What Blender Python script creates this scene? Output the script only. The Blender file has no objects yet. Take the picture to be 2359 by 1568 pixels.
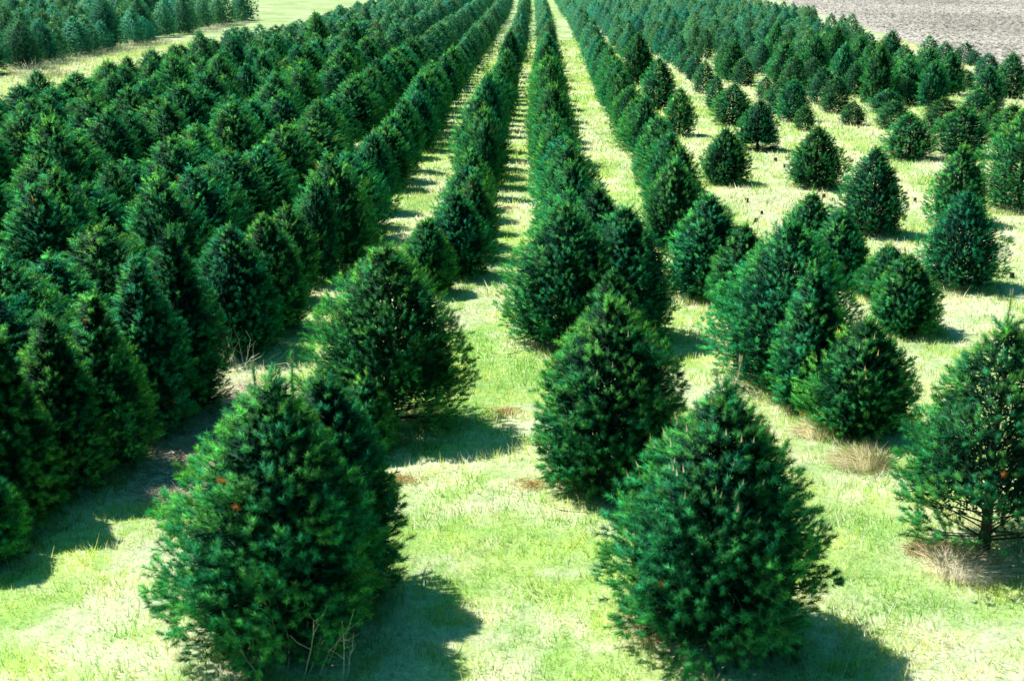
import bpy, math
import numpy as np
from mathutils import Vector, Matrix

rng = np.random.default_rng(7)
scene = bpy.context.scene
COL = scene.collection

# ------------------------------------------------------------------ camera
CAMH, FPX, CX, CY = 5.5, 3100.0, 1179.0, 784.0
PITCH = math.atan((CY + 96) / FPX)
YAW = math.atan(36 * math.cos(PITCH) / FPX)
cam_d = bpy.data.cameras.new('camera')
cam = bpy.data.objects.new('camera', cam_d)
COL.objects.link(cam)
cam.location = (0, 0, CAMH)
cam.rotation_euler = (math.pi / 2 - PITCH, 0, YAW)
cam_d.sensor_width = 36
cam_d.lens = FPX / 2358 * 36
cam_d.clip_end = 5000
cam_d.dof.use_dof = True
cam_d.dof.focus_distance = 24
cam_d.dof.aperture_fstop = 3.0
scene.camera = cam
RM = np.array(Matrix.Rotation(YAW, 3, 'Z') @ Matrix.Rotation(math.pi / 2 - PITCH, 3, 'X'))

def ray(px, py):
    return RM @ np.array([(px - CX) / FPX, (CY - py) / FPX, -1.0])

def ground_pt(px, py):
    r = ray(px, py)
    t = CAMH / -r[2]
    return r[0] * t, r[1] * t

def size_at(px, py, topy, wpx, back=.5):
    x, y = ground_pt(px, py)
    d = math.hypot(x, y)
    k = 1 + back * (wpx / 2 * d / FPX) / d     # the skirt hides the foot of the trunk
    x, y, d = x * k, y * k, d * k
    r = ray(px, topy)
    h = CAMH + r[2] / math.hypot(r[0], r[1]) * d
    depth = math.hypot(d, CAMH - h * .4)
    return x, y, h, wpx / 2 * depth / FPX

def project(x, y, z):
    v = RM.T @ np.array([x, y, z - CAMH])
    return CX + v[0] / -v[2] * FPX, CY - v[1] / -v[2] * FPX, -v[2]

# ------------------------------------------------------------------ helpers
def tag(o, label=None, cat=None, group=None, kind=None):
    if label: o['label'] = label
    if cat: o['category'] = cat
    if group: o['group'] = group
    if kind: o['kind'] = kind
    return o

def link(o, parent=None):
    COL.objects.link(o)
    if parent: o.parent = parent
    return o

def tri_mesh(name, V, F, mats, C=None, smooth=False, NRM=None):
    """V (n,3), F (m,k) all the same k; C per-vertex rgb"""
    me = bpy.data.meshes.new(name)
    V = np.asarray(V, np.float32); F = np.asarray(F, np.int32)
    k = F.shape[1]
    if NRM is not None:   # wind the needles so that they face outwards
        NRM = np.asarray(NRM, np.float32)
        gn = np.cross(V[F[:, 1]] - V[F[:, 0]], V[F[:, 2]] - V[F[:, 0]])
        flip = (gn * NRM[F[:, 0]]).sum(1) < 0
        F = F.copy(); F[flip] = F[flip][:, ::-1]
        smooth = True
    me.vertices.add(len(V)); me.vertices.foreach_set('co', V.ravel())
    me.loops.add(F.size); me.loops.foreach_set('vertex_index', F.ravel())
    me.polygons.add(len(F))
    me.polygons.foreach_set('loop_start', np.arange(0, F.size, k, dtype=np.int32))
    me.polygons.foreach_set('use_smooth', np.full(len(F), smooth))
    me.update(calc_edges=True)
    if NRM is not None:
        a = me.attributes.new('custom_normal', 'FLOAT_VECTOR', 'POINT')
        a.data.foreach_set('vector', NRM.ravel())
    if C is not None:
        a = me.color_attributes.new('tint', 'FLOAT_COLOR', 'POINT')
        c = np.ones((len(V), 4), np.float32); c[:, :3] = C
        a.data.foreach_set('color', c.ravel())
    for m in (mats if isinstance(mats, (list, tuple)) else [mats]):
        me.materials.append(m)
    return me

def mobj(name, me, parent=None):
    return link(bpy.data.objects.new(name, me), parent)

def norm(v):
    return v / np.maximum(np.linalg.norm(v, axis=-1, keepdims=True), 1e-9)

def blades(P, D, L, W, R):
    """thin triangles: base P, direction D (unit), length L, width W -> V,F"""
    n = len(P)
    side = norm(np.cross(D, norm(R.normal(size=(n, 3)))))
    V = np.empty((n, 3, 3))
    V[:, 0] = P - side * (W / 2)[:, None]
    V[:, 1] = P + side * (W / 2)[:, None]
    V[:, 2] = P + D * L[:, None]
    return V.reshape(-1, 3), np.arange(3 * n).reshape(-1, 3)

def tubes(A, B, ra, rb, sides=4):
    """straight tapered tubes from A to B"""
    n = len(A)
    u = norm(B - A)
    ref = np.where(np.abs(u[:, 2:3]) > .9, [[1., 0, 0]], [[0, 0, 1.]])
    s = norm(np.cross(u, ref)); t = np.cross(u, s)
    ang = np.arange(sides) / sides * 2 * np.pi
    ring = s[:, None] * np.cos(ang)[None, :, None] + t[:, None] * np.sin(ang)[None, :, None]
    V = np.concatenate([A[:, None] + ring * np.reshape(ra, (-1, 1, 1)), B[:, None] + ring * np.reshape(rb, (-1, 1, 1))], 1)
    k = np.arange(sides); k2 = (k + 1) % sides
    F = np.stack([k, k2, k2 + sides, k + sides], 1)
    F = F[None] + (np.arange(n) * 2 * sides)[:, None, None]
    return V.reshape(-1, 3), F.reshape(-1, 4)

def polytube(pts, radii, sides=6):
    pts = np.array(pts, float)
    return tubes(pts[:-1], pts[1:], np.array(radii[:-1]), np.array(radii[1:]), sides)

_lat = rng.random((256, 256))
def vnoise(x, y, s, ox=0.):
    x = np.asarray(x) / s + 100 + ox; y = np.asarray(y) / s + 100 + ox * .7
    xi = np.floor(x).astype(int); yi = np.floor(y).astype(int)
    fx = x - xi; fy = y - yi
    fx = fx * fx * (3 - 2 * fx); fy = fy * fy * (3 - 2 * fy)
    g = lambda a, b: _lat[a % 256, b % 256]
    return (g(xi, yi) * (1 - fx) + g(xi + 1, yi) * fx) * (1 - fy) + (g(xi, yi + 1) * (1 - fx) + g(xi + 1, yi + 1) * fx) * fy

# ------------------------------------------------------------------ materials
def new_mat(name):
    m = bpy.data.materials.new(name); m.use_nodes = True
    nt = m.node_tree; nt.nodes.clear()
    return m, nt, nt.nodes.new('ShaderNodeOutputMaterial')

def leaf_mat(name, trans, rough, spec, mul=(1, 1, 1), hue_noise=0.25, nscale=6.):
    m, nt, out = new_mat(name)
    N = nt.nodes.new; L = nt.links.new
    at = N('ShaderNodeAttribute'); at.attribute_name = 'tint'
    no = N('ShaderNodeTexNoise'); no.inputs['Scale'].default_value = nscale
    geo = N('ShaderNodeNewGeometry'); L(geo.outputs['Position'], no.inputs['Vector'])
    mr = N('ShaderNodeMapRange'); mr.inputs['From Min'].default_value = .3; mr.inputs['From Max'].default_value = .7
    mr.inputs['To Min'].default_value = 1 - hue_noise; mr.inputs['To Max'].default_value = 1 + hue_noise
    L(no.outputs['Fac'], mr.inputs['Value'])
    oi = N('ShaderNodeObjectInfo')
    mr2 = N('ShaderNodeMapRange'); mr2.inputs['To Min'].default_value = .8; mr2.inputs['To Max'].default_value = 1.2
    L(oi.outputs['Random'], mr2.inputs['Value'])
    mm = N('ShaderNodeMath'); mm.operation = 'MULTIPLY'; L(mr.outputs[0], mm.inputs[0]); L(mr2.outputs[0], mm.inputs[1])
    vm = N('ShaderNodeVectorMath'); vm.operation = 'SCALE'; L(at.outputs['Color'], vm.inputs[0]); L(mm.outputs[0], vm.inputs['Scale'])
    v2 = N('ShaderNodeVectorMath'); v2.operation = 'MULTIPLY'; L(vm.outputs[0], v2.inputs[0]); v2.inputs[1].default_value = mul
    if name == 'pine_needles':   # every tree a little yellower or bluer
        ra = N('ShaderNodeMath'); ra.operation = 'MULTIPLY'; ra.inputs[1].default_value = 7.31; L(oi.outputs['Random'], ra.inputs[0])
        fr = N('ShaderNodeMath'); fr.operation = 'FRACT'; L(ra.outputs[0], fr.inputs[0])
        cr = N('ShaderNodeValToRGB'); L(fr.outputs[0], cr.inputs[0])
        cr.color_ramp.elements[0].color = (.78, .96, 1.12, 1); cr.color_ramp.elements[1].color = (1.75, 1.06, .80, 1)
        vh = N('ShaderNodeVectorMath'); vh.operation = 'MULTIPLY'; L(v2.outputs[0], vh.inputs[0]); L(cr.outputs[0], vh.inputs[1]); v2 = vh
    b = N('ShaderNodeBsdfPrincipled'); L(v2.outputs[0], b.inputs['Base Color'])
    b.inputs['Roughness'].default_value = rough
    b.inputs['Specular IOR Level'].default_value = spec
    tr = N('ShaderNodeBsdfTranslucent')
    v3 = N('ShaderNodeVectorMath'); v3.operation = 'MULTIPLY'; L(v2.outputs[0], v3.inputs[0]); v3.inputs[1].default_value = (1.8, 1.55, .65)
    L(v3.outputs[0], tr.inputs['Color'])
    mx = N('ShaderNodeMixShader'); mx.inputs[0].default_value = trans
    L(b.outputs[0], mx.inputs[1]); L(tr.outputs[0], mx.inputs[2]); L(mx.outputs[0], out.inputs[0])
    return m

M_NEEDLE = leaf_mat('pine_needles', .30, .5, .12)
M_GRASS = leaf_mat('grass_blades', .25, .7, .08, hue_noise=.12, nscale=1.5)
M_STRAW = leaf_mat('dry_straw', .08, .8, .08, hue_noise=.2)

def bark_mat(name, c1, c2, scale=30., rough=.9):
    m, nt, out = new_mat(name)
    N = nt.nodes.new; L = nt.links.new
    tc = N('ShaderNodeTexCoord'); no = N('ShaderNodeTexNoise'); no.inputs['Scale'].default_value = scale
    no.inputs['Detail'].default_value = 6
    L(tc.outputs['Object'], no.inputs['Vector'])
    r = N('ShaderNodeValToRGB'); r.color_ramp.elements[0].color = (*c1, 1); r.color_ramp.elements[1].color = (*c2, 1)
    r.color_ramp.elements[0].position = .3; r.color_ramp.elements[1].position = .7
    L(no.outputs['Fac'], r.inputs[0])
    b = N('ShaderNodeBsdfPrincipled'); b.inputs['Roughness'].default_value = rough
    L(r.outputs[0], b.inputs['Base Color'])
    bp = N('ShaderNodeBump'); bp.inputs['Strength'].default_value = .5; bp.inputs['Distance'].default_value = .01
    L(no.outputs['Fac'], bp.inputs['Height']); L(bp.outputs[0], b.inputs['Normal'])
    L(b.outputs[0], out.inputs[0])
    return m
M_BARK = bark_mat('pine_bark', (.02, .017, .012), (.09, .065, .045))
M_DEAD = bark_mat('dead_twigs', (.62, .56, .47), (.95, .90, .80), 12)
M_BUD = bark_mat('buds', (.42, .30, .18), (.72, .60, .42), 40)
M_STUMP = bark_mat('stump_bark', (.03, .024, .02), (.10, .07, .055))
M_STUMPTOP = bark_mat('stump_cut', (.25, .18, .12), (.5, .38, .26), 60)
M_RUST = bark_mat('rusty_needles', (.62, .38, .14), (.85, .62, .32), 20)

# ------------------------------------------------------------------ ground colour field (shared by turf and blades)
ROWS_RIGHT = [3.15, 5.3, 7.3, 9.3, 11.3, 13.5, 15.7, 17.9, 20.1, 22.3]

def drift(d):
    return np.interp(d, [0, 35, 58, 80, 117, 200], [0, 0, .14, .48, .77, .87])

BASES = []
def straw_amt(x, y):
    x = np.asarray(x, float); y = np.asarray(y, float)
    n = (.40 * vnoise(x, y, 1.7) + .32 * vnoise(x, y, .45, 3.3) + .28 * vnoise(x, y, .16, 9.1))
    s = np.clip((n - .43) * 4.2, 0, 1) * .75
    # worn pale strips under the right hand rows
    xr = x - drift(y)
    dist = np.min(np.abs(xr[..., None] - np.array(ROWS_RIGHT)), -1)
    strip = np.exp(-(dist / .45) ** 2) * np.clip((vnoise(x, y, .8, 5.) * .6 + vnoise(x, y, .25, 8.) * .6 - .32) * 4, 0, 1)
    right = np.clip((xr - 2.2) / 1.0, 0, 1) * np.clip((y - 13) / 6, .25, 1)
    s = np.maximum(s, strip * right * .8)
    s = s + .22 * np.clip((xr - 3) / 6, 0, 1) * vnoise(x, y, .3, 2.) * 1.5
    for bx_, by_, br_ in BASES:
        q = np.hypot(x - bx_, y - by_ + .15 * br_)
        s = np.maximum(s, np.exp(-(q / (br_ * .95)) ** 4) * np.clip((vnoise(x, y, .3, 11.) - .25) * 2.5, 0, 1))
    # pale margin beside the ploughed field
    s = s + np.exp(-((x - field_edge(y) + 1.3) / .7) ** 2) * .7
    return np.clip(s, 0, 1)

def brown_amt(x, y):
    a = np.exp(-(((x + 3.55) / .9) ** 2) ** 1.5) * np.clip((y - 12.9) / .5, 0, 1) * np.clip((17.2 - y) / 1.0, 0, 1)
    a = a * np.clip(.55 + 1.0 * vnoise(x, y, .5, 6.), 0, 1)
    left = np.clip((-x - 2.8) / 1.2, 0, 1) * .35 * vnoise(x, y, .9, 4.) * (y > 14)
    return np.clip(a + left, 0, 1)

def field_edge(y):
    return np.interp(y, [0, 55, 68, 75, 100, 170, 400], [22.6, 23.0, 23.4, 24.2, 26.4, 32.5, 50])

def turf_rgb(x, y):
    s = straw_amt(x, y)[..., None]; b = brown_amt(x, y)[..., None]
    g = (vnoise(x, y, .9, 12.) * .5 + vnoise(x, y, .2, 15.) * .5)[..., None]
    green = np.array([.29, .58, .15]) * (1 - g) + np.array([.68, .85, .28]) * g
    c = green * (1 - s) + np.array([.92, .90, .68]) * s
    return c * (1 - b) + np.array([.80, .68, .58]) * b

# ------------------------------------------------------------------ world + sun
w = bpy.data.worlds.new('World'); scene.world = w; w.use_nodes = True
nt = w.node_tree; bg = nt.nodes['Background']
sky = nt.nodes.new('ShaderNodeTexSky'); sky.sky_type = 'NISHITA'; sky.sun_disc = False
SUN_EL = math.radians(57)
tx, ty = 1.0, -.50                       # where shadows fall
SUN_AZ = math.atan2(-tx, -ty)            # clockwise from +Y, towards the sun
sky.sun_elevation = SUN_EL; sky.sun_rotation = SUN_AZ
sky.air_density = 1.2; sky.ozone_density = 2.0
tint = nt.nodes.new('ShaderNodeVectorMath'); tint.operation = 'MULTIPLY'; tint.inputs[1].default_value = (.20, .98, .85)
nt.links.new(sky.outputs[0], tint.inputs[0]); nt.links.new(tint.outputs[0], bg.inputs[0]); bg.inputs[1].default_value = .07
sd = bpy.data.lights.new('sun', 'SUN'); sd.energy = 5.0; sd.angle = math.radians(.5); sd.color = (1, .98, .84)
so = link(bpy.data.objects.new('sun', sd))
hx, hy = -tx, -ty; n_ = math.hypot(hx, hy)
sv = Vector((hx / n_ * math.cos(SUN_EL), hy / n_ * math.cos(SUN_EL), math.sin(SUN_EL)))
so.rotation_euler = sv.to_track_quat('Z', 'Y').to_euler()
so.location = (-20, 20, 40)
scene.view_settings.view_transform = 'Standard'; scene.view_settings.look = 'None'
scene.view_settings.exposure = 0; scene.view_settings.gamma = 1
scene.cycles.max_bounces = 5; scene.cycles.diffuse_bounces = 3; scene.cycles.transmission_bounces = 4
scene.cycles.transparent_max_bounces = 4

# ------------------------------------------------------------------ ground
def build_ground():
    xs = np.concatenate([[-2500, -1200, -500, -250, -120, -70], np.arange(-45, -12, .5), np.arange(-12, 12, .14), np.arange(12, 36, .4), [40, 50, 70, 120, 250, 500, 1200, 2500]])
    ys = np.concatenate([[-800, -200, -60, -15, 0], np.arange(6, 30, .14), np.arange(30, 80, .3), np.arange(80, 200, .8), [210, 240, 300, 420, 700, 1300, 3000]])
    X, Y = np.meshgrid(xs, ys)
    Z = (vnoise(X, Y, .35, 1.) - .5) * .035 + (vnoise(X, Y, .12, 2.) - .5) * .015
    Z = np.where((np.abs(X) > 46) | (Y > 200) | (Y < 5), -.0, Z)
    V = np.stack([X, Y, Z], -1).reshape(-1, 3)
    nx, ny = len(xs), len(ys)
    i = np.arange(nx - 1)[None] + np.arange(ny - 1)[:, None] * nx
    i = i.ravel()
    F = np.stack([i, i + 1, i + 1 + nx, i + nx], 1)
    m, nt, out = new_mat('turf')
    N = nt.nodes.new; L = nt.links.new
    at = N('ShaderNodeAttribute'); at.attribute_name = 'tint'
    geo = N('ShaderNodeNewGeometry')
    cur = at.outputs['Color']
    for sc_, lo, hi, det in ((40, .75, 1.2, 3), (9, .82, 1.12, 3), (.25, .9, 1.1, 3)):
        no = N('ShaderNodeTexNoise'); no.inputs['Scale'].default_value = sc_; no.inputs['Detail'].default_value = det
        L(geo.outputs['Position'], no.inputs['Vector'])
        mr = N('ShaderNodeMapRange'); mr.inputs['From Min'].default_value = .35; mr.inputs['From Max'].default_value = .65
        mr.inputs['To Min'].default_value = lo; mr.inputs['To Max'].default_value = hi
        L(no.outputs['Fac'], mr.inputs['Value'])
        vm = N('ShaderNodeVectorMath'); vm.operation = 'SCALE'; L(cur, vm.inputs[0]); L(mr.outputs[0], vm.inputs['Scale'])
        cur = vm.outputs[0]
    b = N('ShaderNodeBsdfPrincipled'); b.inputs['Roughness'].default_value = .9; b.inputs['Specular IOR Level'].default_value = .1
    L(cur, b.inputs['Base Color'])
    no = N('ShaderNodeTexNoise'); no.inputs['Scale'].default_value = 22; no.inputs['Detail'].default_value = 5
    L(geo.outputs['Position'], no.inputs['Vector'])
    bp = N('ShaderNodeBump'); bp.inputs['Strength'].default_value = .5; bp.inputs['Distance'].default_value = .02
    L(no.outputs['Fac'], bp.inputs['Height']); L(bp.outputs[0], b.inputs['Normal'])
    L(b.outputs[0], out.inputs[0])
    me = tri_mesh('ground', V, F, m, turf_rgb(V[:, 0], V[:, 1]) * .92, True)
    tag(mobj('ground', me), 'sunlit grass ground with pale straw patches', 'ground', kind='structure')

def build_field():
    ys = np.arange(40, 230, .3); us = np.arange(0, 60, .3)
    U, Y = np.meshgrid(us, ys)
    X = field_edge(Y) + U + (vnoise(U * 0, Y, 1.2) - .5) * .5
    R = np.random.default_rng(3)
    Z = .012 + R.random(X.shape) ** 3 * .14 * np.clip(U / 1.0, 0, 1) + vnoise(X, Y, .9) * .04 * np.clip(U, 0, 1)
    V = np.stack([X, Y, Z], -1).reshape(-1, 3)
    nx, ny = len(us), len(ys)
    i = (np.arange(nx - 1)[None] + np.arange(ny - 1)[:, None] * nx).ravel()
    F = np.stack([i, i + 1, i + 1 + nx, i + nx], 1)
    m, nt, out = new_mat('ploughed_soil')
    N = nt.nodes.new; L = nt.links.new
    geo = N('ShaderNodeNewGeometry')
    no = N('ShaderNodeTexNoise'); no.inputs['Scale'].default_value = 4.5; no.inputs['Detail'].default_value = 4; no.inputs['Roughness'].default_value = .7
    L(geo.outputs['Position'], no.inputs['Vector'])
    r = N('ShaderNodeValToRGB'); e = r.color_ramp.elements
    e[0].position = .42; e[0].color = (.07, .065, .075, 1); e[1].position = .47; e[1].color = (.58, .49, .45, 1)
    e2 = e.new(.66); e2.color = (.84, .75, .71, 1)
    L(no.outputs['Fac'], r.inputs[0])
    n2 = N('ShaderNodeTexNoise'); n2.inputs['Scale'].default_value = .06; n2.inputs['Detail'].default_value = 2
    mp = N('ShaderNodeMapping'); mp.inputs['Scale'].default_value = (1, .5, 1); L(geo.outputs['Position'], mp.inputs[0]); L(mp.outputs[0], n2.inputs['Vector'])
    mr = N('ShaderNodeMapRange'); mr.inputs['From Min'].default_value = .35; mr.inputs['From Max'].default_value = .65; mr.inputs['To Min'].default_value = .82; mr.inputs['To Max'].default_value = 1.2
    L(n2.outputs['Fac'], mr.inputs[0])
    vm = N('ShaderNodeVectorMath'); vm.operation = 'SCALE'; L(r.outputs[0], vm.inputs[0]); L(mr.outputs[0], vm.inputs['Scale'])
    b = N('ShaderNodeBsdfPrincipled'); b.inputs['Roughness'].default_value = 1; b.inputs['Specular IOR Level'].default_value = .1
    L(vm.outputs[0], b.inputs['Base Color']); L(b.outputs[0], out.inputs[0])
    tag(mobj('ploughed_field', tri_mesh('ploughed_field', V, F, m)), 'pale grey ploughed field beyond the pines', 'field', kind='structure')
build_field()

# ------------------------------------------------------------------ pine trees
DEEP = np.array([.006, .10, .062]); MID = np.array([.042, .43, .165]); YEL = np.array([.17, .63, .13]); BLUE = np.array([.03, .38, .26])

def profile(t, expo=1.6, tb=.22):
    t = np.asarray(t, float)
    lo = np.sqrt(np.clip(t / tb, 0, 1)) * .28 + .72
    hi = 1 - np.clip((t - tb) / (1 - tb), 0, 1) ** expo
    return np.where(t < tb, lo, hi)

def gen_tree(h, r, seed, nbr=230, nsh=10, nneed=44, nw=.006, nl=.052, expo=1.6, skirt=.05, sl=.085, leader=.18, candles=0., hue=0., gap=0., fill=6000, fw=.026, rough=.05, gap0=.05, lump=1.):
    expo = expo + .6
    R = np.random.default_rng(seed)
    # branch ends spread over the shell
    u = (np.arange(nbr) + R.random(nbr)) / nbr
    # invert cumulative profile so branches are even over the area
    tt = np.linspace(0, 1, 200); cum = np.cumsum(profile(tt, expo) + .10); cum /= cum[-1]
    t = np.interp(u, cum, tt)
    t = skirt + (1 - skirt) * t
    az = np.arange(nbr) * 2.39996 + R.normal(0, .25, nbr)
    lop = 1 + .10 * np.cos(az - R.random() * 6.28) * 1.0
    rr = r * profile((t - skirt) / (1 - skirt), expo) * lop * R.normal(1.0, rough, nbr)
    for _ in range(9):   # lopsided bulges and hollows
        a0, t0, am = R.random() * 6.2832, R.random() * .9, R.choice([-1, 1]) * R.uniform(.06, .16) * lump
        dd = (np.abs((az - a0 + np.pi) % 6.2832 - np.pi) / .55) ** 2 + ((t - t0) / .14) ** 2
        rr = rr * (1 + am * np.exp(-dd))
    far_out = R.random(nbr) < .03 * lump
    rr = np.where(far_out, rr * 1.12, rr)
    rr = np.maximum(rr, .03)
    E = np.stack([rr * np.cos(az), rr * np.sin(az), t * h], 1)
    if gap:   # a missing window low in the crown so that the trunk shows
        fa = np.abs(((az + np.pi / 2 + np.pi) % (2 * np.pi)) - np.pi)
        keep = ~(((fa < .8) | ((fa > 2.6) & (gap > .15))) & (t > gap0) & (t < gap0 + gap))
        E = E[keep]; az = az[keep]; t = t[keep]; rr = rr[keep]
    nb = len(E)
    slope = .10 + .75 * t + R.normal(0, .08, nb)
    S = np.stack([np.zeros(nb), np.zeros(nb), np.maximum(t * h - slope * rr, .05 * h)], 1)
    bd = norm(E - S)
    blen = np.linalg.norm(E - S, axis=1)
    bhue = R.random(nb)
    # shoots
    idx = np.repeat(np.arange(nb), nsh)
    n = len(idx)
    s = 1 - R.random(n) ** 1.5 * .5
    s[::nsh] = 1.0
    lat = R.normal(size=(n, 3)); lat -= (lat * bd[idx]).sum(1, keepdims=True) * bd[idx]
    spread = (.045 + .12 * (1 - s)) * (r / .9 + .25)
    P = S[idx] + bd[idx] * (blen[idx] * s)[:, None] + lat * spread[:, None]
    P[:, 2] = np.maximum(P[:, 2], .05)
    out = np.stack([np.cos(az[idx]), np.sin(az[idx]), np.zeros(n)], 1)
    D = norm(bd[idx] * .55 + out * .35 + lat * .30 + np.array([0, 0, .42]) + R.normal(0, .16, (n, 3)))
    SL = sl * R.uniform(.65, 1.35, n)
    outer = s
    # crown top whorl and leader
    k = 7
    P2 = np.tile([[0, 0, h * .965]], (k, 1)) + R.normal(0, .02, (k, 3))
    a2 = R.random(k) * 6.28
    D2 = norm(np.stack([np.cos(a2) * .5, np.sin(a2) * .5, np.ones(k)], 1)); D2[0] = norm(np.array([R.normal(0, .08), R.normal(0, .08), 1]))
    SL2 = np.full(k, sl * 1.1); SL2[0] = max(leader, .05)
    P = np.concatenate([P, P2]); D = np.concatenate([D, D2]); SL = np.concatenate([SL, SL2]); outer = np.concatenate([outer, np.ones(k)])
    hb = np.concatenate([bhue[idx], np.full(k, .8)])
    n = len(P)
    # needles
    ni = np.repeat(np.arange(n), nneed); m = len(ni)
    q = R.random(m) ** .8
    lat = R.normal(size=(m, 3)); U = D[ni]
    lat -= (lat * U).sum(1, keepdims=True) * U; lat = norm(lat)
    a = np.radians(R.uniform(38, 72, m) - 22 * q)
    ND = U * np.cos(a)[:, None] + lat * np.sin(a)[:, None]
    NP = P[ni] + U * (SL[ni] * q)[:, None]
    NL = nl * R.uniform(.7, 1.2, m)
    V, F = blades(NP, ND, NL, np.full(m, nw), R)
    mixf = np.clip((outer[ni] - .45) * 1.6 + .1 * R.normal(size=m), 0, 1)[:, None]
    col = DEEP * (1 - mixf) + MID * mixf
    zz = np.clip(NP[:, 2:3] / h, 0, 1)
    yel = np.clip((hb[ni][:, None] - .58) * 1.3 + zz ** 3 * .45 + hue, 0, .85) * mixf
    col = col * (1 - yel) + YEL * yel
    bl = np.clip((.35 - hb[ni][:, None]) * 1.6 - hue, 0, 1)
    col = col * (1 - bl) + BLUE * bl
    col = col * R.uniform(.5, 1.5, (m, 1)) * R.uniform(.5, 1.55, (n, 1))[ni]
    dead = R.random(n)[ni] > .9985
    col[dead] = np.array([.34, .20, .06])
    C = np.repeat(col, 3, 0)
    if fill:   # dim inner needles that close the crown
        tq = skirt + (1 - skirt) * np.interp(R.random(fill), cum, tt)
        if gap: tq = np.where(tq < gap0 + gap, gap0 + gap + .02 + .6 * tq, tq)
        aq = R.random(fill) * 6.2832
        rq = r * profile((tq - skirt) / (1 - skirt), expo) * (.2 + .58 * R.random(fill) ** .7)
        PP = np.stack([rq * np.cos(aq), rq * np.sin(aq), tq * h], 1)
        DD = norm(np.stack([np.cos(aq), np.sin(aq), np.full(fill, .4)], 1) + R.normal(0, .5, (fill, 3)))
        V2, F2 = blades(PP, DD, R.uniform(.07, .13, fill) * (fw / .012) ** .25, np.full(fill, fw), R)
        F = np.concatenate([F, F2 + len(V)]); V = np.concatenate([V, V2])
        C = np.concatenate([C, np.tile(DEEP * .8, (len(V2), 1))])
    if candles:
        c = np.where((outer > .85) & (P[:, 2] > .60 * h) & (R.random(n) < candles))[0]
        B = P[c] + D[c] * SL[c][:, None]
        dv = norm(D[c] * .4 + np.array([0, 0, 1.]))
        for _ in range(3):
            V2, F2 = blades(B, dv, R.uniform(.04, .09, len(c)), np.full(len(c), .013), R)
            F = np.concatenate([F, F2 + len(V)]); V = np.concatenate([V, V2])
            C = np.concatenate([C, np.tile([[.50, .54, .40]], (len(V2), 1))])
    ax = np.zeros_like(V); ax[:, 2] = V[:, 2] * .80 - .05
    NR = norm(V - ax) + np.array([0, 0, .12])
    T = V.reshape(-1, 3, 3); nd = norm(T[:, 2] - (T[:, 0] + T[:, 1]) / 2)
    NR = norm(norm(NR) + .55 * np.repeat(nd, 3, 0) + R.normal(0, .12, NR.shape))
    return dict(V=V, F=F, C=C, N=NR, S=S, E=E, P=P, D=D, SL=SL)

def trunk_mesh(h, r0, seed, sides=9, limbs=None):
    R = np.random.default_rng(seed + 99)
    n = 9; z = np.linspace(-.05, h * .97, n)
    rad = r0 * (1 - np.clip(z / h, 0, 1)) ** .9 + .006; rad[0] *= 1.35
    cx = np.cumsum(R.normal(0, .006, n)); cy = np.cumsum(R.normal(0, .006, n)); cx -= cx[1]; cy -= cy[1]
    a = np.arange(sides) / sides * 2 * np.pi
    V = np.stack([cx[:, None] + rad[:, None] * np.cos(a) * R.uniform(.9, 1.1, (n, sides)), cy[:, None] + rad[:, None] * np.sin(a), np.tile(z[:, None], (1, sides))], -1).reshape(-1, 3)
    k = np.arange(sides)
    F = np.concatenate([np.stack([k + i * sides, (k + 1) % sides + i * sides, (k + 1) % sides + (i + 1) * sides, k + (i + 1) * sides], 1) for i in range(n - 1)])
    if limbs: F = np.concatenate([F, limbs[1] + len(V)]); V = np.concatenate([V, limbs[0]])
    return tri_mesh('trunk', V, F, M_BARK, None, True)

def limbs_mesh(g, r0):
    sel = np.arange(0, len(g['S']), 2)
    V, F = tubes(g['S'][sel], (g['S'] + (g['E'] - g['S']) * .85)[sel], np.full(len(sel), r0 * .25), np.full(len(sel), .003), 4)
    return V, F

LODS = {}
def make_proto(key, h, r, seed, **kw):
    g = gen_tree(h, r, seed, **kw)
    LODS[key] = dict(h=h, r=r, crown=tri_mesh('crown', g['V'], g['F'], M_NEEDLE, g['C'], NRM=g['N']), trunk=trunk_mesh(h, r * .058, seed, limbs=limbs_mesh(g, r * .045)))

def place_tree(key, x, y, h, r, label, group=None, rot=0., lean=(0, 0), limbs=True, name='pine_tree'):
    p = LODS[key]
    e = bpy.data.objects.new(name, None); link(e)
    e.empty_display_size = .2
    e.location = (x, y, 0); e.rotation_euler = (lean[0], lean[1], rot)
    e.scale = (r / p['r'], r / p['r'], h / p['h'])
    tag(e, label, 'pine tree', group)
    for part in ('trunk', 'crown'):
        mobj(part, p[part], e)
    return e

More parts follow.
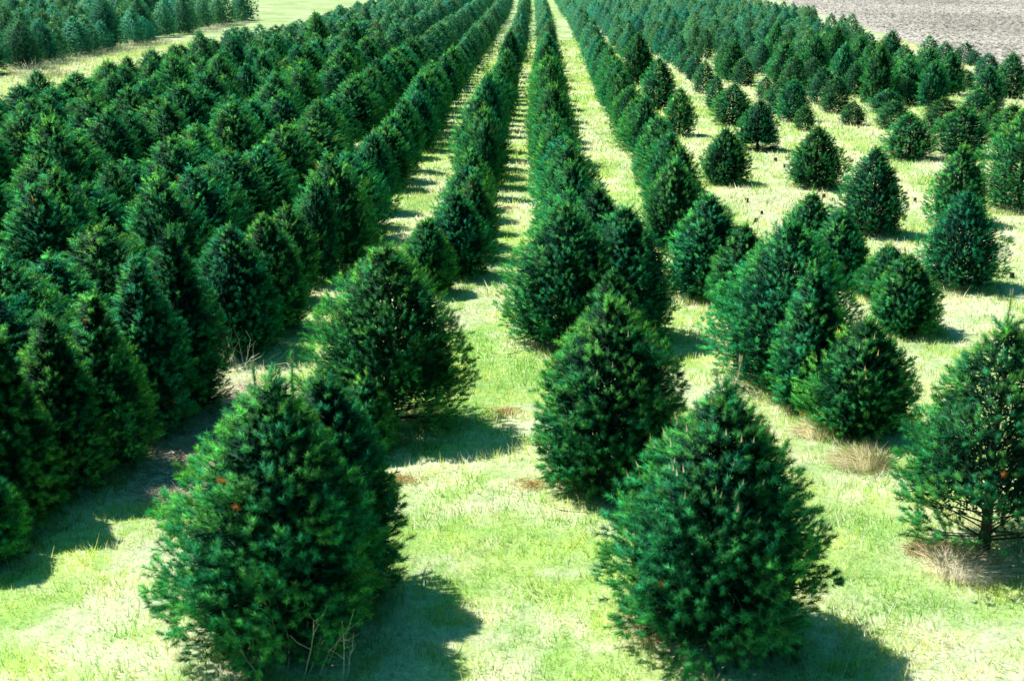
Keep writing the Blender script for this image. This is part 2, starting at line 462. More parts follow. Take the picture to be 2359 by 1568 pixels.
# ---- near trees, one by one: base pixel, top pixel, width, options, label
GROUP = 'pines planted in rows'
NEAR = [
 (655, 1508, 885, 475, dict(seed=11, expo=1.55, hue=.10, leader=.22), 'big round-topped pine at the lower left corner with dry weed stalks at its foot'),
 (765, 1400, 880, 330, dict(seed=12, expo=1.7, hue=-.05, leader=.1), 'dark pine crowded right behind the big lower left pine'),
 (1642, 1495, 905, 455, dict(seed=13, expo=1.6, candles=.28, leader=.30, hue=.05), 'large front pine with tan candles and a long curved leader'),
 (2265, 1268, 755, 405, dict(seed=14, nbr=150, fill=5500, expo=1.5, leader=.2, gap=.25, gap0=.0, rough=.10, hue=.08), 'big pine at right edge with bare trunk showing above a dry grass tussock'),
 (900, 985, 575, 360, dict(seed=15, expo=1.8, gap=.11, gap0=.10, hue=-.06), 'wide pine left of centre with its dark trunk seen through a gap'),
 (1395, 1140, 700, 340, dict(seed=16, expo=2.0, hue=.16, candles=.12), 'pine left behind the candle-tipped front pine, yellow-green on top'),
 (842, 1050, 880, 110, dict(seed=17, expo=1.4, nbr=90, leader=.2, hue=.1), 'small young pine between the round-topped pine and the gapped pine'),
 (1298, 800, 475, 285, dict(seed=18, expo=1.7), 'left one of two tall pines side by side above the centre'),
 (1432, 790, 485, 250, dict(seed=19, expo=1.7, hue=-.1), 'darker right one of two tall pines side by side above the centre'),
 (1405, 830, 640, 150, dict(seed=20, expo=1.5, nbr=120, hue=.05), 'short pine standing in front of two tall pines above the centre'),
 (1372, 690, 440, 200, dict(seed=46, expo=1.6, hue=.06), 'fluffy pine filling the gap behind two tall pines side by side above the centre'),
 (1978, 1005, 745, 245, dict(seed=21, expo=1.75, candles=.15), 'rounded pine with dry grass heaps at its foot, right of centre'),
 (1860, 950, 625, 170, dict(seed=22, expo=1.35, leader=.2, hue=.08), 'slim pointed pine wedged behind the rounded pine, right of centre'),
 (1805, 890, 515, 325, dict(seed=23, expo=1.6, leader=.45, hue=.03), 'tallest broad pine right of centre with a thin bare leader'),
 (1705, 735, 525, 150, dict(seed=24, expo=1.5), 'narrow pine close behind left side of the tallest broad pine'),
 (1625, 690, 455, 185, dict(seed=25, expo=1.6, leader=.25), 'full bluish pine two behind the tallest broad pine'),
 (1548, 570, 375, 150, dict(seed=26, expo=1.5, hue=-.1), 'dark conical pine three behind the tallest broad pine'),
 (2078, 768, 595, 145, dict(seed=27, expo=1.5, hue=-.1), 'dark bristly pine just right of the tallest broad pine, shadow on grass'),
 (2040, 690, 575, 110, dict(seed=47, expo=1.5), 'narrow pine top close behind the dark bristly pine at right'),
 (1925, 660, 495, 135, dict(seed=28, expo=1.5, nbr=140), 'small pine peeking over the right shoulder of the tallest broad pine'),
 (1862, 600, 450, 120, dict(seed=29, expo=1.3, nbr=120, leader=.25), 'slender pine top rising behind the tallest broad pine'),
 (2208, 665, 445, 185, dict(seed=30, expo=1.45, hue=-.12, nw=.005), 'dark blue-green pine alone on the grass at right, above the edge pine'),
 (2005, 543, 345, 150, dict(seed=31, expo=1.3, leader=.3, hue=-.15), 'lone dark spiky pine with long leader near the tree stumps'),
 (1876, 435, 295, 130, dict(seed=32, expo=1.4, hue=-.05), 'lone conical pine left of the spiky pine'),
 (1744, 345, 235, 96, dict(seed=33, expo=1.5, gap=.1), 'pine with short forked trunk on open grass'),
 (1668, 425, 300, 112, dict(seed=34, expo=1.5), 'dense dark pine left of the pine with forked trunk'),
 (2204, 520, 340, 125, dict(seed=35, expo=1.4, hue=.12), 'yellow-green pine directly behind the dark blue-green one'),
 (2345, 487, 250, 165, dict(seed=36, expo=1.6, hue=-.1), 'tall dark pine cut by the right edge of the frame'),
 (35, 1212, 775, 235, dict(seed=37, expo=.6, hue=.28), 'foremost pine of the left hedge-like row, cut by the frame edge'),
 (147, 1145, 735, 212, dict(seed=38, expo=.95, hue=.45), 'second pine of the left hedge-like row'),
 (246, 1085, 685, 208, dict(seed=39, expo=.95, hue=.45), 'third pine of the left hedge-like row, pale top'),
 (345, 1010, 600, 205, dict(seed=40, expo=.95, hue=-.1), 'fourth pine of the left hedge-like row, very dark'),
 (418, 960, 540, 208, dict(seed=41, expo=.95, hue=.22), 'fifth and tallest pine of the left hedge-like row'),
 (-60, 1310, 1010, 210, dict(seed=42, expo=.6, hue=.1), 'pine branches entering at the left edge above a shadow'),
 (545, 815, 530, 215, dict(seed=43, expo=1.6, hue=.05), 'rounded pine of the left row behind the pile of bare twigs'),
 (622, 765, 505, 190, dict(seed=44, expo=1.6, hue=-.05), 'second rounded pine of the left row behind the bare twigs'),
 (985, 680, 512, 112, dict(seed=45, expo=1.6, nbr=140, hue=.12), 'small light pine behind the shoulder of the gapped pine'),
 (1050, 640, 450, 145, dict(seed=46, expo=1.6, hue=-.12), 'dark front pine of the dense row left of the middle alley'),
]
occupied = []; near_objs = []
for i, (bx, by, ty_, wpx, kw, lab) in enumerate(NEAR):
    x, y, h, r = size_at(bx, by, ty_, wpx, 0 if 'gap' in kw else .35)
    d = math.hypot(x, y)
    kw = dict(kw)
    kw.setdefault('nbr', int(np.clip(240 * r * h / 1.9, 110, 270)))
    if d < 14: kw.setdefault('nsh', 12); kw.setdefault('nneed', 70); kw.setdefault('nw', .0046); kw.setdefault('nl', .058); kw.setdefault('fill', 12000)
    elif d < 24: kw.setdefault('nsh', 12); kw.setdefault('nneed', 42); kw.setdefault('nw', .005); kw.setdefault('fill', 11000)
    else: kw.setdefault('nsh', 9); kw.setdefault('nneed', 30); kw.setdefault('nw', .0075)
    key = 'near%d' % i
    make_proto(key, h, r, **kw)
    near_objs.append(place_tree(key, x, y, h, r, lab, GROUP, rot=0))
    occupied.append((x, y, max(r * .7, .45)))

# ---- the rest of the rows
def leader_part(e, pts, needles, seed, whorl=0):
    Rr = np.random.default_rng(seed)
    pts = np.array(pts, float)
    V, F = tubes(pts[:-1], pts[1:], np.linspace(.008, .006, len(pts) - 1), np.linspace(.0075, .005, len(pts) - 1), 5)
    lead = mobj('leader', tri_mesh('leader', V, F, M_BUD), e)
    d = norm(pts[-1] - pts[-2]); b = pts[-1]
    n = 9; an = Rr.random(n) * 6.28
    A = b + np.stack([np.cos(an), np.sin(an), an * 0], 1) * .008
    B = A + d * Rr.uniform(.03, .065, n)[:, None] + np.stack([np.cos(an), np.sin(an), an * 0], 1) * .006
    V, F = tubes(A, B, np.full(n, .007), np.full(n, .003), 5)
    mobj('bud', tri_mesh('bud', V, F, M_BUD), lead)
    if needles:
        u = Rr.random(needles); seg = u * (len(pts) - 1); i = np.minimum(seg.astype(int), len(pts) - 2)
        P = pts[i] + (pts[i + 1] - pts[i]) * (seg - i)[:, None]
        if whorl:
            wd = norm(np.stack([np.cos(np.arange(whorl) * 2.4), np.sin(np.arange(whorl) * 2.4), np.full(whorl, .75)], 1))
            k = Rr.integers(0, whorl, needles); m = Rr.random(needles) < .75
            P = np.where(m[:, None], pts[0] + (pts[1] - pts[0]) * .3 + wd[k] * (Rr.random((needles, 1)) * .17), P)
            D0 = np.where(m[:, None], wd[k], d)
        else: D0 = np.tile(d, (needles, 1))
        D = norm(D0 + Rr.normal(0, .5, (needles, 3)))
        V, F = blades(P, D, Rr.uniform(.04, .07, needles), np.full(needles, .0045), Rr)
        mobj('needles', tri_mesh('needles', V, F, M_NEEDLE, np.tile(MID * .9, (len(V), 1)), NRM=norm(np.repeat(D, 3, 0) + [0, 0, .4])), lead)
def tree_at(i): return near_objs[i]
def hz(i): return LODS['near%d' % i]['h']
leader_part(near_objs[0], [(-.13, .05, hz(0) - .18), (-.135, .05, hz(0) + .0), (-.145, .05, hz(0) + .13)], 260, 1)
leader_part(near_objs[0], [(.14, .15, hz(0) - .2), (.145, .15, hz(0) + .0), (.15, .15, hz(0) + .14)], 260, 2)
leader_part(near_objs[2], [(.02, .0, hz(2) - .05), (.07, .0, hz(2) + .05), (.105, .0, hz(2) + .15), (.115, 0, hz(2) + .27)], 0, 3)
leader_part(near_objs[2], [(-.02, .0, hz(2) - .05), (-.04, .0, hz(2) + .05), (-.07, .0, hz(2) + .15)], 0, 4)
leader_part(near_objs[3], [(.0, .0, hz(3) - .05), (.0, .0, hz(3) + .1), (.01, .0, hz(3) + .33)], 900, 5, 6)

kinds = []
for k in range(7):
    key = 'mid%d' % k
    make_proto(key, 1.75, .62, 200 + k, nbr=150, nsh=6, nneed=34, nw=.008, nl=.055, fill=3200, fw=.034, expo=[1.9, 1.5, 2.1, 1.7, 1.4, 2.3, 1.6][k],
               hue=[0, .08, -.1, .04, -.15, .12, 0][k], leader=[.15, .05, .2, .1, .25, .05, .3][k], sl=.12, rough=.07)
    kinds.append(key)

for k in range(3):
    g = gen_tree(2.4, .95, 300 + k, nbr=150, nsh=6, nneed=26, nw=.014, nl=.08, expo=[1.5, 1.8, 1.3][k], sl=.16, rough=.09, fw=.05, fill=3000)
    g['C'] = g['C'] * .5 + np.array([.09, .40, .36]) * .45  # pale teal blended into far block crowns to stand for haze
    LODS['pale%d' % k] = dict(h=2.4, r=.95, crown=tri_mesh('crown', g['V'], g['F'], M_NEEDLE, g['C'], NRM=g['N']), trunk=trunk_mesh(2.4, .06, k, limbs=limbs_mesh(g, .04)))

def row_x(base, y):
    return base + drift(y)

def near_bow(base, y):
    return base * 0 + np.interp(y, [12, 14.3, 16, 19, 25, 33], [-1.5, -1.1, -.9, -.75, -.25, 0])

R = np.random.default_rng(21)
rest = []      # x, y, h, r, rowname
def free(x, y):
    return all((x - a) ** 2 + (y - b) ** 2 > c * c for a, b, c in occupied)
LEFT = [('second row left of the middle alley', -3.4), ('third row left of the middle alley', -5.6), ('fourth row left of the middle alley', -7.75),
        ('fifth row left of the middle alley', -9.8), ('sixth row left of the middle alley', -11.9), ('seventh row left of the middle alley', -13.8),
        ('last row before the left grass lane', -15.8)]
ENDY = 186
for nm, bx in LEFT:
    y = {-3.4: 19.9}.get(bx, 12.5 + R.random())
    while y < ENDY:
        x = row_x(bx, y) + near_bow(bx, y) + R.normal(0, .10 if bx > -6 else .22)
        if R.random() > .03 and free(x, y):
            rest.append((x, y, R.normal(1.68, .15) if bx > -6 else R.normal(1.8 if bx > -13 else 1.6, .22), np.clip(R.normal(.74 if bx < -5 else .60, .09), .45, .95), nm))
        y += max(R.normal(1.45, .2) if bx > -6 else R.normal(1.5, .3), .8)
for nm, bx, y0, sp, rr in (('first row left of the middle alley', -1.15, 23.5, 1.6, .52), ('row right of the middle alley', .68, 22.5, 1.75, .56), ('second row right of the middle alley', 3.2, 28.5, 1.8, .54)):
    y = y0
    while y < ENDY:
        x = row_x(bx, y) + R.normal(0, .08)
        gapchance = .02
        if bx == .68 and 20 < y < 30: x += .12
        if R.random() > gapchance and free(x, y):
            rest.append((x, y, R.normal(1.65, .25), R.normal(rr, .07), nm))
        y += R.normal(sp, .2)
# hand-read trees of the thinned right side (base px, base py, top py, width)
RIGHTPX = [(2040, 262, 214, 70), (2062, 214, 144, 61), (2089, 241, 153, 61), (2054, 297, 241, 70), (2093, 367, 275, 92), (2145, 236, 157, 57), (2185, 210, 171, 52), (2220, 206, 166, 48), (2272, 254, 166, 61), (2250, 280, 214, 70), (2167, 306, 236, 79), (2211, 363, 262, 96), (2325, 227, 136, 61), (2272, 188, 131, 52), (2281, 315, 245, 48), (2325, 350, 254, 79), (1962, 289, 241, 52), (1922, 262, 188, 61), (1892, 241, 166, 61), (1966, 223, 153, 44), (2014, 192, 114, 52), (1826, 280, 197, 61), (1791, 262, 197, 61), (1761, 232, 184, 37), (1686, 289, 206, 74), (1826, 188, 144, 52), (1787, 181, 131, 42), (1669, 172, 109, 52), (1712, 199, 140, 48), (1621, 217, 149, 48), (1647, 255, 184, 44), (1542, 143, 66, 42), (1514, 116, 66, 37), (2137, 156, 92, 52), (2172, 168, 105, 48), (2220, 149, 105, 52), (2080, 179, 114, 52), (2040, 131, 92, 48), (1564, 312, 219, 59), (1852, 302, 249, 44), (1516, 254, 150, 68), (1468, 194, 92, 63), (1424, 122, 68, 45), (2119, 197, 144, 44), (1992, 238, 226, 21), (2242, 153, 122, 35), (1870, 210, 144, 52), (1940, 166, 114, 44), (1992, 140, 87, 42), (1739, 157, 105, 44), (1581, 171, 122, 44), (1599, 188, 131, 42), (1774, 144, 92, 44), (1905, 144, 96, 42), (1844, 131, 83, 44), (1966, 179, 122, 40)]
for a, b, c, wv in RIGHTPX:
    x, y, h, r = size_at(a, b, c, wv, .35)
    if not all((x - a_) ** 2 + (y - b_) ** 2 > (.55 * c_) ** 2 for a_, b_, c_ in occupied): continue
    rest.append((x, y, h * 1.12, r * 1.18, 'thinned block right of the middle'))
    occupied.append((x, y, .35))
occ_right = list(occupied)
RB = [5.3, 7.35, 9.3, 11.1, 13.2, 15.3, 17.4, 19.5, 21.4]
for j, bx in enumerate(RB):
    y = [58, 62, 62, 56, 52, 50, 50, 52, 56][j] + R.random() * 2
    while y < 180:
        x = row_x(bx, y) + R.normal(0, .13)
        dens = np.interp(y, [50, 66, 76], [.75 if bx > 12 else .3, .72, .84])
        if x < min(field_edge(y) - 1.4, field_edge(1.49 * y) / 1.49 + .8) and R.random() < dens and all((x - a) ** 2 + (y - b) ** 2 > .6 for a, b, c in occ_right):
            rest.append((x, y, R.normal(1.58 if bx < 8 else 1.8, .2), R.normal(.50 if bx < 8 else .62, .07), 'thinned block right of the middle'))
        y += R.normal(2.25, .4)
# the other plantation beyond the grass lane, top left
for k in range(16):
    bx = -26.9 - 2.3 * k
    y = 52 + R.random()
    while y < 128:
        x = row_x(bx, y) + R.normal(0, .35)
        if R.random() > .12:
            rest.append((x, y, R.normal(2.5, .35), R.normal(.95, .12), 'far block'))
        y += R.normal(1.9, .25)

inview, others = [], []
for t in rest:
    x, y, h, r, nm = t
    px, py, dep = project(x, y, h * .5)
    rp = r / dep * FPX
    vis = (-rp < px < 2358 + rp) and (project(x, y, h)[1] < 1568) and py + h / 2 / dep * FPX > 0
    (inview if vis else others).append((h / dep, t))
inview.sort(key=lambda a: -a[0])
NIND = 300 - len(NEAR)
single = [t for _, t in inview[:NIND]]
mass = [t for _, t in inview[NIND:]] + [t for _, t in others if t[1] > 15]
print('in view', len(inview), 'single', len(single), 'mass', len(mass))

ORD = ['zeroth', 'first', 'second', 'third', 'fourth', 'fifth', 'sixth', 'seventh', 'eighth', 'ninth', 'tenth', '11th', '12th', '13th', '14th', '15th', '16th', '17th', '18th', '19th', '20th',
       '21st', '22nd', '23rd', '24th', '25th', '26th', '27th', '28th', '29th', '30th', '31st', '32nd', '33rd', '34th', '35th', '36th', '37th', '38th', '39th', '40th'] + ['%dth' % i for i in range(41, 60)] 
single.sort(key=lambda t: (t[4], t[1]))
cnt = {}
for i, (x, y, h, r, nm) in enumerate(single):
    cnt[nm] = cnt.get(nm, 0) + 1
    look = 'tall' if h > 2.0 else ('short' if h < 1.62 else ('slim' if r < .6 else 'full'))
    if nm.startswith('thinned'):
        look2 = 'small' if h < 1.3 else look
        lab = '%s pine, %s nearest tree of the thinned block in the upper right' % (look2, ORD[cnt[nm]])
    else:
        lab = '%s dark green pine, %s from the near end of the %s' % (look, ORD[cnt[nm]], nm)
        lab = lab.replace('dark green ', '')
    if nm == 'far block': lab = '%s pine, %s nearest tree of the separate plantation beyond the grass lane' % (look, ORD[cnt[nm]])
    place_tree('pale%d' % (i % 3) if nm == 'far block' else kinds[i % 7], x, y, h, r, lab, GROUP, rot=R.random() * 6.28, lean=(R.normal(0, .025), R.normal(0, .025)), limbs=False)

BASES.extend([(a, b, c / .7) for a, b, c in occupied[:len(NEAR)]])
build_ground()

# ---- remaining far trees: one mass
def build_mass():
    protos = {}
    def proto(level, k):
        if (level, k) not in protos:
            nbr, nsh, nn, nw = {0: (80, 7, 7, .017), 1: (60, 5, 5, .030), 2: (44, 4, 4, .05)}[level]
            g = gen_tree(1.75, .62, 500 + k + 10 * level, nbr=nbr, nsh=nsh, nneed=nn, nw=nw, nl=[.075, .09, .12][level], expo=[1.9, 1.5, 2.2, 1.7, 1.5][k], leader=.15, hue=[0, .1, -.15, .05, -.05][k], fill=[2000, 800, 350][level], fw=[.045, .07, .11][level])
            protos[(level, k)] = (g['V'].astype(np.float32), g['C'].astype(np.float32), g['N'].astype(np.float32))
        return protos[(level, k)]
    Vs, Cs, Ns = [], [], []
    Rr = np.random.default_rng(5)
    for (x, y, h, r, nm) in mass:
        level = 0 if y < 70 else (1 if y < 115 else 2)
        V, C, NN = proto(level, Rr.integers(5))
        a = Rr.random() * 6.28; c, s = math.cos(a), math.sin(a)
        fx = r / .62
        W = np.stack([(V[:, 0] * c - V[:, 1] * s) * fx + x, (V[:, 0] * s + V[:, 1] * c) * fx + y, V[:, 2] * h / 1.75], 1)
        hz = np.interp(y, [38, 100, 190], [0, .55, .92])  # share of haze painted into the crown colour, growing with distance
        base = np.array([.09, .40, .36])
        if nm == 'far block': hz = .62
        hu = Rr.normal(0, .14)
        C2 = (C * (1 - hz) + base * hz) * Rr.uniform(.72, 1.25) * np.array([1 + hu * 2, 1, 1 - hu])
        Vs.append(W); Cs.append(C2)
        Ns.append(np.stack([NN[:, 0] * c - NN[:, 1] * s, NN[:, 0] * s + NN[:, 1] * c, NN[:, 2]], 1))
    V = np.concatenate(Vs); C = np.concatenate(Cs)
    F = np.arange(len(V)).reshape(-1, 3)
    print('mass tris', len(F))
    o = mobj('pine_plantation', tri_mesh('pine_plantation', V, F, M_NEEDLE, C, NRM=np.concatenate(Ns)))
    tag(o, 'distant rows of young pines running to the top of the photo', 'pine trees', kind='stuff')
build_mass()

# ------------------------------------------------------------------ grass blades
def build_grass():
    Rr = np.random.default_rng(9)
    N0 = 620000
    d = np.linspace(8.5, 95, 800)
    pdf = np.where(d < 13, 1.0, (13 / d) ** 1.6) * d
    cdf = np.cumsum(pdf); cdf /= cdf[-1]
    y = np.interp(Rr.random(N0), cdf, d)
    x = Rr.uniform(-.46, .46, N0) * (y + 2)
    keep = (x < field_edge(y) - .2)
    x, y = x[keep], y[keep]
    n = len(x)
    clump = vnoise(x, y, .3, 7.)
    keep = (Rr.random(n) < .25 + 1.1 * clump) & (Rr.random(n) > brown_amt(x, y) * 1.3)
    x, y = x[keep], y[keep]; clump = clump[keep]; n = len(x)
    s = straw_amt(x, y); b = brown_amt(x, y)
    f = np.clip(y / 13, 1, 6)
    L = (.045 + .13 * clump * Rr.random(n)) * (1 + .12 * (f - 1)) * (1 - .4 * b)
    tall = Rr.random(n) < .012; L[tall] *= 2.2
    D = norm(np.stack([Rr.normal(0, .42, n), Rr.normal(0, .42, n), np.ones(n)], 1))
    P = np.stack([x, y, np.full(n, -.012)], 1)
    V, F = blades(P, D, L, (.008 + .005 * Rr.random(n)) * f ** .9, Rr)
    g = np.clip(Rr.random((n, 1)) * .8 + (vnoise(x, y, .5, 31.)[:, None] - .5) * 1.1 + .1, 0, 1)
    green = np.array([.13, .42, .07]) * (1 - g) + np.array([.76, .89, .30]) * g
    st = (Rr.random(n) < s * .75 + .10)[:, None]
    col = np.where(st, np.array([1., .99, .82]) * Rr.uniform(.75, 1.0, (n, 1)), green)
    col = col * (1 - b[:, None] * .8) + np.array([.75, .63, .50]) * b[:, None] * .8
    GN = norm(np.repeat(D * .35 + [0, 0, 1.], 3, 0) + Rr.normal(0, .12, V.shape))
    o = mobj('grass', tri_mesh('grass', V, F, M_GRASS, np.repeat(col, 3, 0), NRM=GN))
    tag(o, 'short green grass with pale straw between the rows of pines', 'grass', kind='stuff')
    # taller unmown tufts round the feet of the near trees
    nb = len(BASES); per = 1500; i = np.repeat(np.arange(nb), per); B = np.array(BASES)
    a = Rr.random(nb * per) * 6.2832; q = np.sqrt(Rr.random(nb * per)) * B[i, 2] * 1.05
    x = B[i, 0] + q * np.cos(a); y = B[i, 1] + q * np.sin(a); cl = vnoise(x, y, .18, 21.)
    k = cl > .42; x, y, cl = x[k], y[k], cl[k]; n = len(x)
    D = norm(np.stack([Rr.normal(0, .4, n), Rr.normal(0, .4, n), np.ones(n)], 1))
    V, F = blades(np.stack([x, y, np.full(n, -.01)], 1), D, (.06 + .22 * (cl - .42)) * Rr.uniform(.6, 1.3, n), np.full(n, .010), Rr)
    col = np.where((Rr.random(n) < .55)[:, None], np.array([.95, .86, .58]) * Rr.uniform(.6, 1, (n, 1)), np.array([.25, .55, .12]) * Rr.uniform(.6, 1.4, (n, 1)))
    o = mobj('tall_grass', tri_mesh('tall_grass', V, F, M_GRASS, np.repeat(col, 3, 0), NRM=norm(np.repeat(D * .4 + [0, 0, 1.], 3, 0))))
    tag(o, 'taller half-dry grass left unmown round the feet of the near pines', 'grass', kind='stuff')
    # tan needle and straw litter in the shaded alley at left
    n = 16000
    x = Rr.normal(-3.55, .6, n); y = Rr.uniform(13.0, 17.2, n)
    keep = brown_amt(x, y) > Rr.random(n) * .6
    x, y = x[keep], y[keep]; n = len(x)
    D = norm(np.stack([Rr.normal(0, 1, n), Rr.normal(0, .6, n), Rr.normal(.12, .15, n)], 1))
    V, F = blades(np.stack([x, y, Rr.uniform(.0, .05, n)], 1), D, Rr.uniform(.05, .2, n), np.full(n, .008), Rr)
    col = np.array([.95, .85, .74]) * Rr.uniform(.25, 1.1, (n, 1))
    o = mobj('straw_litter', tri_mesh('straw_litter', V, F, M_STRAW, np.repeat(col, 3, 0), NRM=norm(np.repeat(Rr.normal(0, .3, (n, 3)) + [0, 0, 1.], 3, 0))))
    tag(o, 'tan dead stems and needles covering the alley beside the left pine row', 'litter', kind='stuff')
build_grass()

# ------------------------------------------------------------------ dry tussocks, twigs, stumps
def tussock(px, py, rad, hgt, n, label, seed, lean=(0, 0), mesh_col=(.92, .82, .52), bw=.008, name='dry_grass_tussock', cat='grass tussock', grp='tussocks of dry grass'):
    Rr = np.random.default_rng(seed)
    x, y = ground_pt(px, py)
    a = Rr.random(n) * 6.28; q = np.sqrt(Rr.random(n)) * rad
    P = np.stack([q * np.cos(a) * 1.3, q * np.sin(a), np.full(n, -.02)], 1)
    out = P * [1, 1, 0] / rad
    D1 = norm(out * .7 + np.array([lean[0], lean[1], 1.1]) + Rr.normal(0, .3, (n, 3)))
    L1 = hgt * Rr.uniform(.4, 1, n)
    V, F = blades(P, D1, L1, np.full(n, bw), Rr)
    Q = P + D1 * (L1 * .7)[:, None]
    D2 = norm(D1 + out * 1.2 + np.array([lean[0] * 2, lean[1] * 2, -.5]) + Rr.normal(0, .25, (n, 3)))
    V2, F2 = blades(Q, D2, L1 * .8, np.full(n, bw * .6), Rr)
    V = np.concatenate([V, V2]); F = np.concatenate([F, F2 + 3 * n])
    col = np.tile(np.array(mesh_col) * Rr.uniform(.5, 1.2, (n, 1)), (2, 1))
    o = mobj(name, tri_mesh(name, V, F, M_STRAW, np.repeat(col, 3, 0), NRM=norm(V * [1.5, 1.5, .5] + [0, 0, .3] + Rr.normal(0, .05, V.shape))))
    o.location = (x, y, 0)
    tag(o, label, cat, grp)
tussock(1985, 1075, .20, .26, 900, 'big pale dry grass heap on the grass below the rounded pine', 1, (-.3, 0))
tussock(1880, 1000, .16, .22, 600, 'dry grass heap at left foot of the rounded pine', 2, (-.3, 0))
tussock(2225, 1318, .26, .24, 1300, 'arched pale dry tussock below the right edge pine trunk', 3, (.4, -.1), (.92, .84, .68))
tussock(2150, 1275, .17, .16, 600, 'reddish dry tussock left of the right edge pine trunk', 4, (0, 0), (.60, .42, .26))
tussock(1495, 1450, .16, .20, 700, 'yellow dry tussock at left foot of the front pine with tan candles', 5, (-.2, 0))
tussock(500, 1420, .14, .16, 400, 'straw tussock at the left foot of the big lower left pine', 6)
tussock(1630, 600, .2, .14, 350, 'brown dry tussock beside the alley, left of the full bluish pine', 7, (0, 0), (.6, .48, .34))

def twigs(name, px, py, segs, label, cat, seed, mat=M_DEAD, group=None, rad=.006, depth=2):
    """segs: list of main stems (dx, dy, dz, length, bend)"""
    Rr = np.random.default_rng(seed)
    x, y = ground_pt(px, py)
    A, B, ra, rb = [], [], [], []
    def grow(p, d, L, r, lev):
        n = 4
        for k in range(n):
            q = p + d * L / n
            A.append(p); B.append(q); ra.append(r * (1 - k / n * .6)); rb.append(r * (1 - (k + 1) / n * .6))
            if lev > 0 and k > 0:
                for _ in range(Rr.integers(1, 3)):
                    dd = norm(d + Rr.normal(0, .55, 3)); grow(q, dd, L * Rr.uniform(.3, .6), r * .5, lev - 1)
            d = norm(d + Rr.normal(0, .13, 3)); p = q
    for (ox, oy, dx, dy, dz, L) in segs:
        grow(np.array([ox, oy, -.01]), norm(np.array([dx, dy, dz], float)), L, rad, depth)
    V, F = tubes(np.array(A), np.array(B), np.array(ra), np.array(rb), 4)
    o = mobj(name, tri_mesh(name, V, F, mat)); o.location = (x, y, 0)
    tag(o, label, cat, group)
Rt = np.random.default_rng(4)
twigs('dead_branch_pile', 545, 845, [(Rt.normal(0, .06), Rt.normal(0, .06), Rt.normal(.3, .6), Rt.normal(0, .4), Rt.uniform(.1, .9), Rt.uniform(.3, .6)) for _ in range(16)] + [(0, 0, 1, -.1, .12, .75), (0, .03, 1, .1, .08, .7)],
      'pile of bare whitish twigs on grass beside the left pine row', 'dead branches', 3, rad=.007, depth=1)
WEEDS = [(575, 1500, .55, -.35, 'pale crooked weed stalk left of the trunk of the lower left pine'), (655, 1545, .75, -.05, 'tall straight dry weed stalk before the lower left pine'),
         (700, 1560, .60, .25, 'dry weed stalk leaning right before the lower left pine'), (735, 1555, .5, .35, 'forked dry weed at right foot of the lower left pine'),
         (825, 1450, .34, 0, 'feathery dry weed head right of the lower left pine'), (600, 1560, .45, -.5, 'bleached weed stalk lying left at the lower frame edge'),
         (790, 1565, .4, .1, 'short dry weed in the shadow at the lower frame edge')]
for i, (a, b, L, ln, lab) in enumerate(WEEDS):
    twigs('dry_weed', a, b, [(0, 0, ln, -.1, 1, L), (.02, .02, ln + .2, .1, 1, L * .7)], lab, 'weed', 40 + i, group='dry weed stalks', rad=.0042, depth=1)
twigs('dead_branch_pile', 1522, 1455, [(Rt.normal(0, .05), Rt.normal(0, .05), Rt.normal(-.1, .5), Rt.normal(0, .3), Rt.uniform(.3, 1), Rt.uniform(.15, .35)) for _ in range(10)],
      'bundle of pale twigs at left foot of the front pine with tan candles', 'dead branches', 8, rad=.005, depth=1)
twigs('fallen_twig', 1150, 815, [(0, 0, -.8, .4, .1, .28), (0, 0, .9, -.3, .04, .25)], 'dark thin twig lying on grass in the middle alley', 'twig', 9, M_STUMP, None, .007, 1)
twigs('fallen_twig', 880, 1280, [(-.05, 0, .8, .1, .7, .35)], 'bent dark twig sticking out right of the lower left pine', 'twig', 10, M_STUMP, None, .008, 0)
twigs('fallen_twig', 1590, 1500, [(0, 0, 1, -.5, .05, .5), (0, .05, 1, -.6, .08, .4)], 'pale stick on the ground under the front pine with tan candles', 'twig', 12, M_DEAD, None, .008, 0)
twigs('fallen_twig', 1310, 1180, [(0, 0, 1, .1, .1, .3), (.1, 0, -1, .3, .15, .3)], 'dark broken twig on the grass left of the candle-tipped front pine', 'twig', 13, M_STUMP, None, .008, 1)
twigs('fallen_twig', 10, 1260, [(0, 0, .25, 0, 1, .3), (.02, 0, .5, 0, .7, .25)], 'pale curved twig at the left frame edge above the shadows', 'twig', 14, M_DEAD, None, .008, 0)

for i, (a, b, lab) in enumerate([(1165, 952, 'orange-brown dead sprig on the middle alley grass, right of the gapped pine'), (925, 1108, 'tan-orange patch of dead needles right of the dark crowded pine'),
                                 (1170, 482, 'orange dead sprig on the alley beside the dark row front'), (1225, 1120, 'small rusty sprig left of the yellow-topped pine')]):
    Rr = np.random.default_rng(60 + i)
    x, y = ground_pt(a, b); n = 420
    q = np.clip(np.abs(Rr.normal(0, 1, n)) * .10, 0, .17); an = Rr.random(n) * 6.28
    P = np.stack([q * np.cos(an) * 1.5, q * np.sin(an), np.full(n, .02) + Rr.random(n) * .03], 1)
    D = norm(np.stack([Rr.normal(0, 1, n), Rr.normal(0, 1, n), Rr.normal(.25, .3, n)], 1))
    V, F = blades(P, D, Rr.uniform(.04, .09, n), np.full(n, .007), Rr)
    o = mobj('dead_sprig', tri_mesh('dead_sprig', V, F, M_RUST)); o.location = (x, y, 0)
    tag(o, lab, 'dead sprig', 'rusty dead sprigs on the grass')

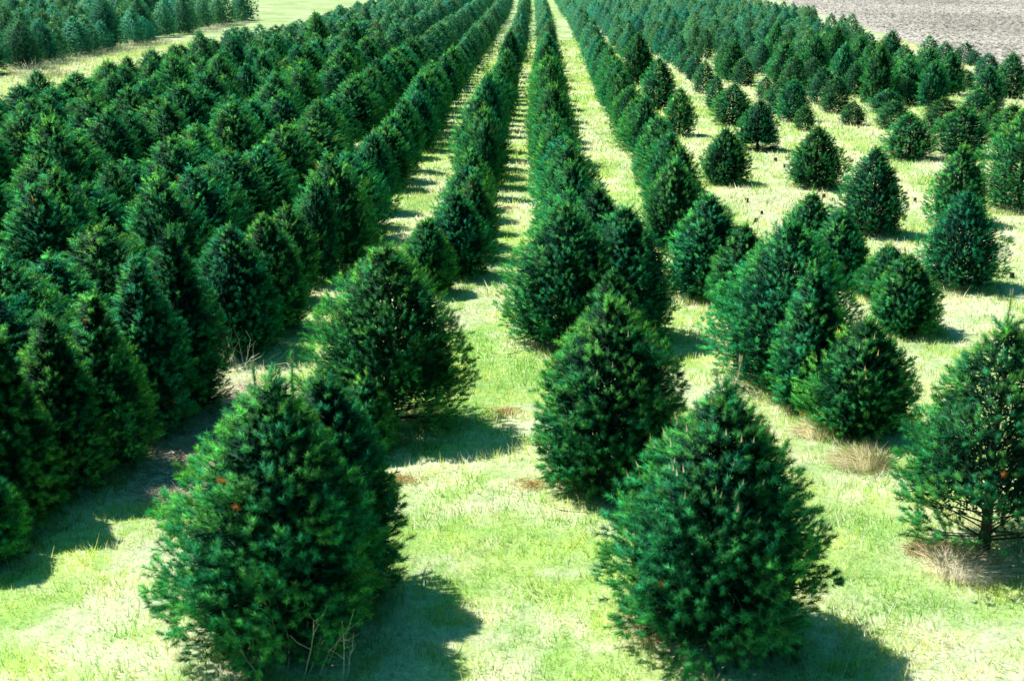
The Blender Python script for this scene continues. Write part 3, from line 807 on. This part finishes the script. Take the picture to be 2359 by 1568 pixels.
STUMPS = [(1944, 371), (1959, 374), (1786, 371), (1806, 385), (1719, 466), (1754, 493), (2086, 448), (2107, 464), (2134, 480), (1897, 455), (1741, 511), (1962, 292), (1978, 296), (1840, 300), (2293, 535), (2330, 640), (884, 1030)]
for i, (a, b) in enumerate(STUMPS):
    Rr = np.random.default_rng(80 + i)
    x, y = ground_pt(a, b)
    e = bpy.data.objects.new('tree_stump', None); link(e); e.location = (x, y, 0); e.empty_display_size = .1
    s = 12; an = np.arange(s) / s * 6.2832
    r0 = Rr.uniform(.025, .045); hh = Rr.uniform(.05, .10)
    rr = r0 * Rr.uniform(.85, 1.15, s)
    rings = [(1.45, -.03), (1.1, .03), (1.0, hh)]
    V = np.concatenate([np.stack([rr * k * np.cos(an), rr * k * np.sin(an), np.full(s, z) + (Rr.normal(0, .004, s) if z == hh else 0)], 1) for k, z in rings])
    k = np.arange(s)
    F = np.concatenate([np.stack([k + j * s, (k + 1) % s + j * s, (k + 1) % s + (j + 1) * s, k + (j + 1) * s], 1) for j in range(2)])
    mobj('stump_side', tri_mesh('stump_side', V, F, M_STUMP, None, True), e)
    top = np.concatenate([V[2 * s:] * [.97, .97, 1] + [0, 0, .002], [[0, 0, hh + .004]]])
    T = np.stack([k, (k + 1) % s, np.full(s, s)], 1)
    mobj('cut_face', tri_mesh('cut_face', top, T, M_STUMPTOP), e)
    where = ['left of a pair above the lone spiky pine', 'right of a pair above the lone spiky pine', 'left of the lone conical pine', 'at the lower left of the lone conical pine', 'left end of the open grass patch below the dense dark pine',
             'alone on pale strip above the tallest broad pine', 'left one of three in a line right of the spiky pine', 'middle one of three in a line right of the spiky pine', 'right one of three in a line right of the spiky pine',
             'on grass above the small peeking pine', 'closest to the back of the full bluish pine', 'left one below a small loose pine upper right', 'right one below a small loose pine upper right', 'by the slender pine above the lone conical pine',
             'right of the dark blue-green pine near the frame edge', 'at the right frame edge above the edge pine', 'behind the dark crowded pine, in front of the gapped pine'][i]
    tag(e, 'small dark cut stump ' + where, 'stump', 'cut tree stumps')

# pale leafless brush along the edge of the far left plantation
BRUSH = [(60, 150), (110, 138), (150, 128), (205, 116), (245, 108), (290, 100), (335, 92), (455, 62), (490, 52), (520, 46), (545, 36), (85, 165)]
for i, (a, b) in enumerate(BRUSH):
    lab = '%s pale leafless shrub from the left along the far plantation edge' % ORD[i + 1] if i < 11 else 'pale leafless shrub out in the grass lane at far left'
    tussock(a + 16, b + 13, 1.0, .55, 260, lab, 130 + i, (0, 0), (1, .97, .90), .022, 'bare_shrub', 'shrub', 'bare shrubs along the lane')
print('objects', len(bpy.data.objects))
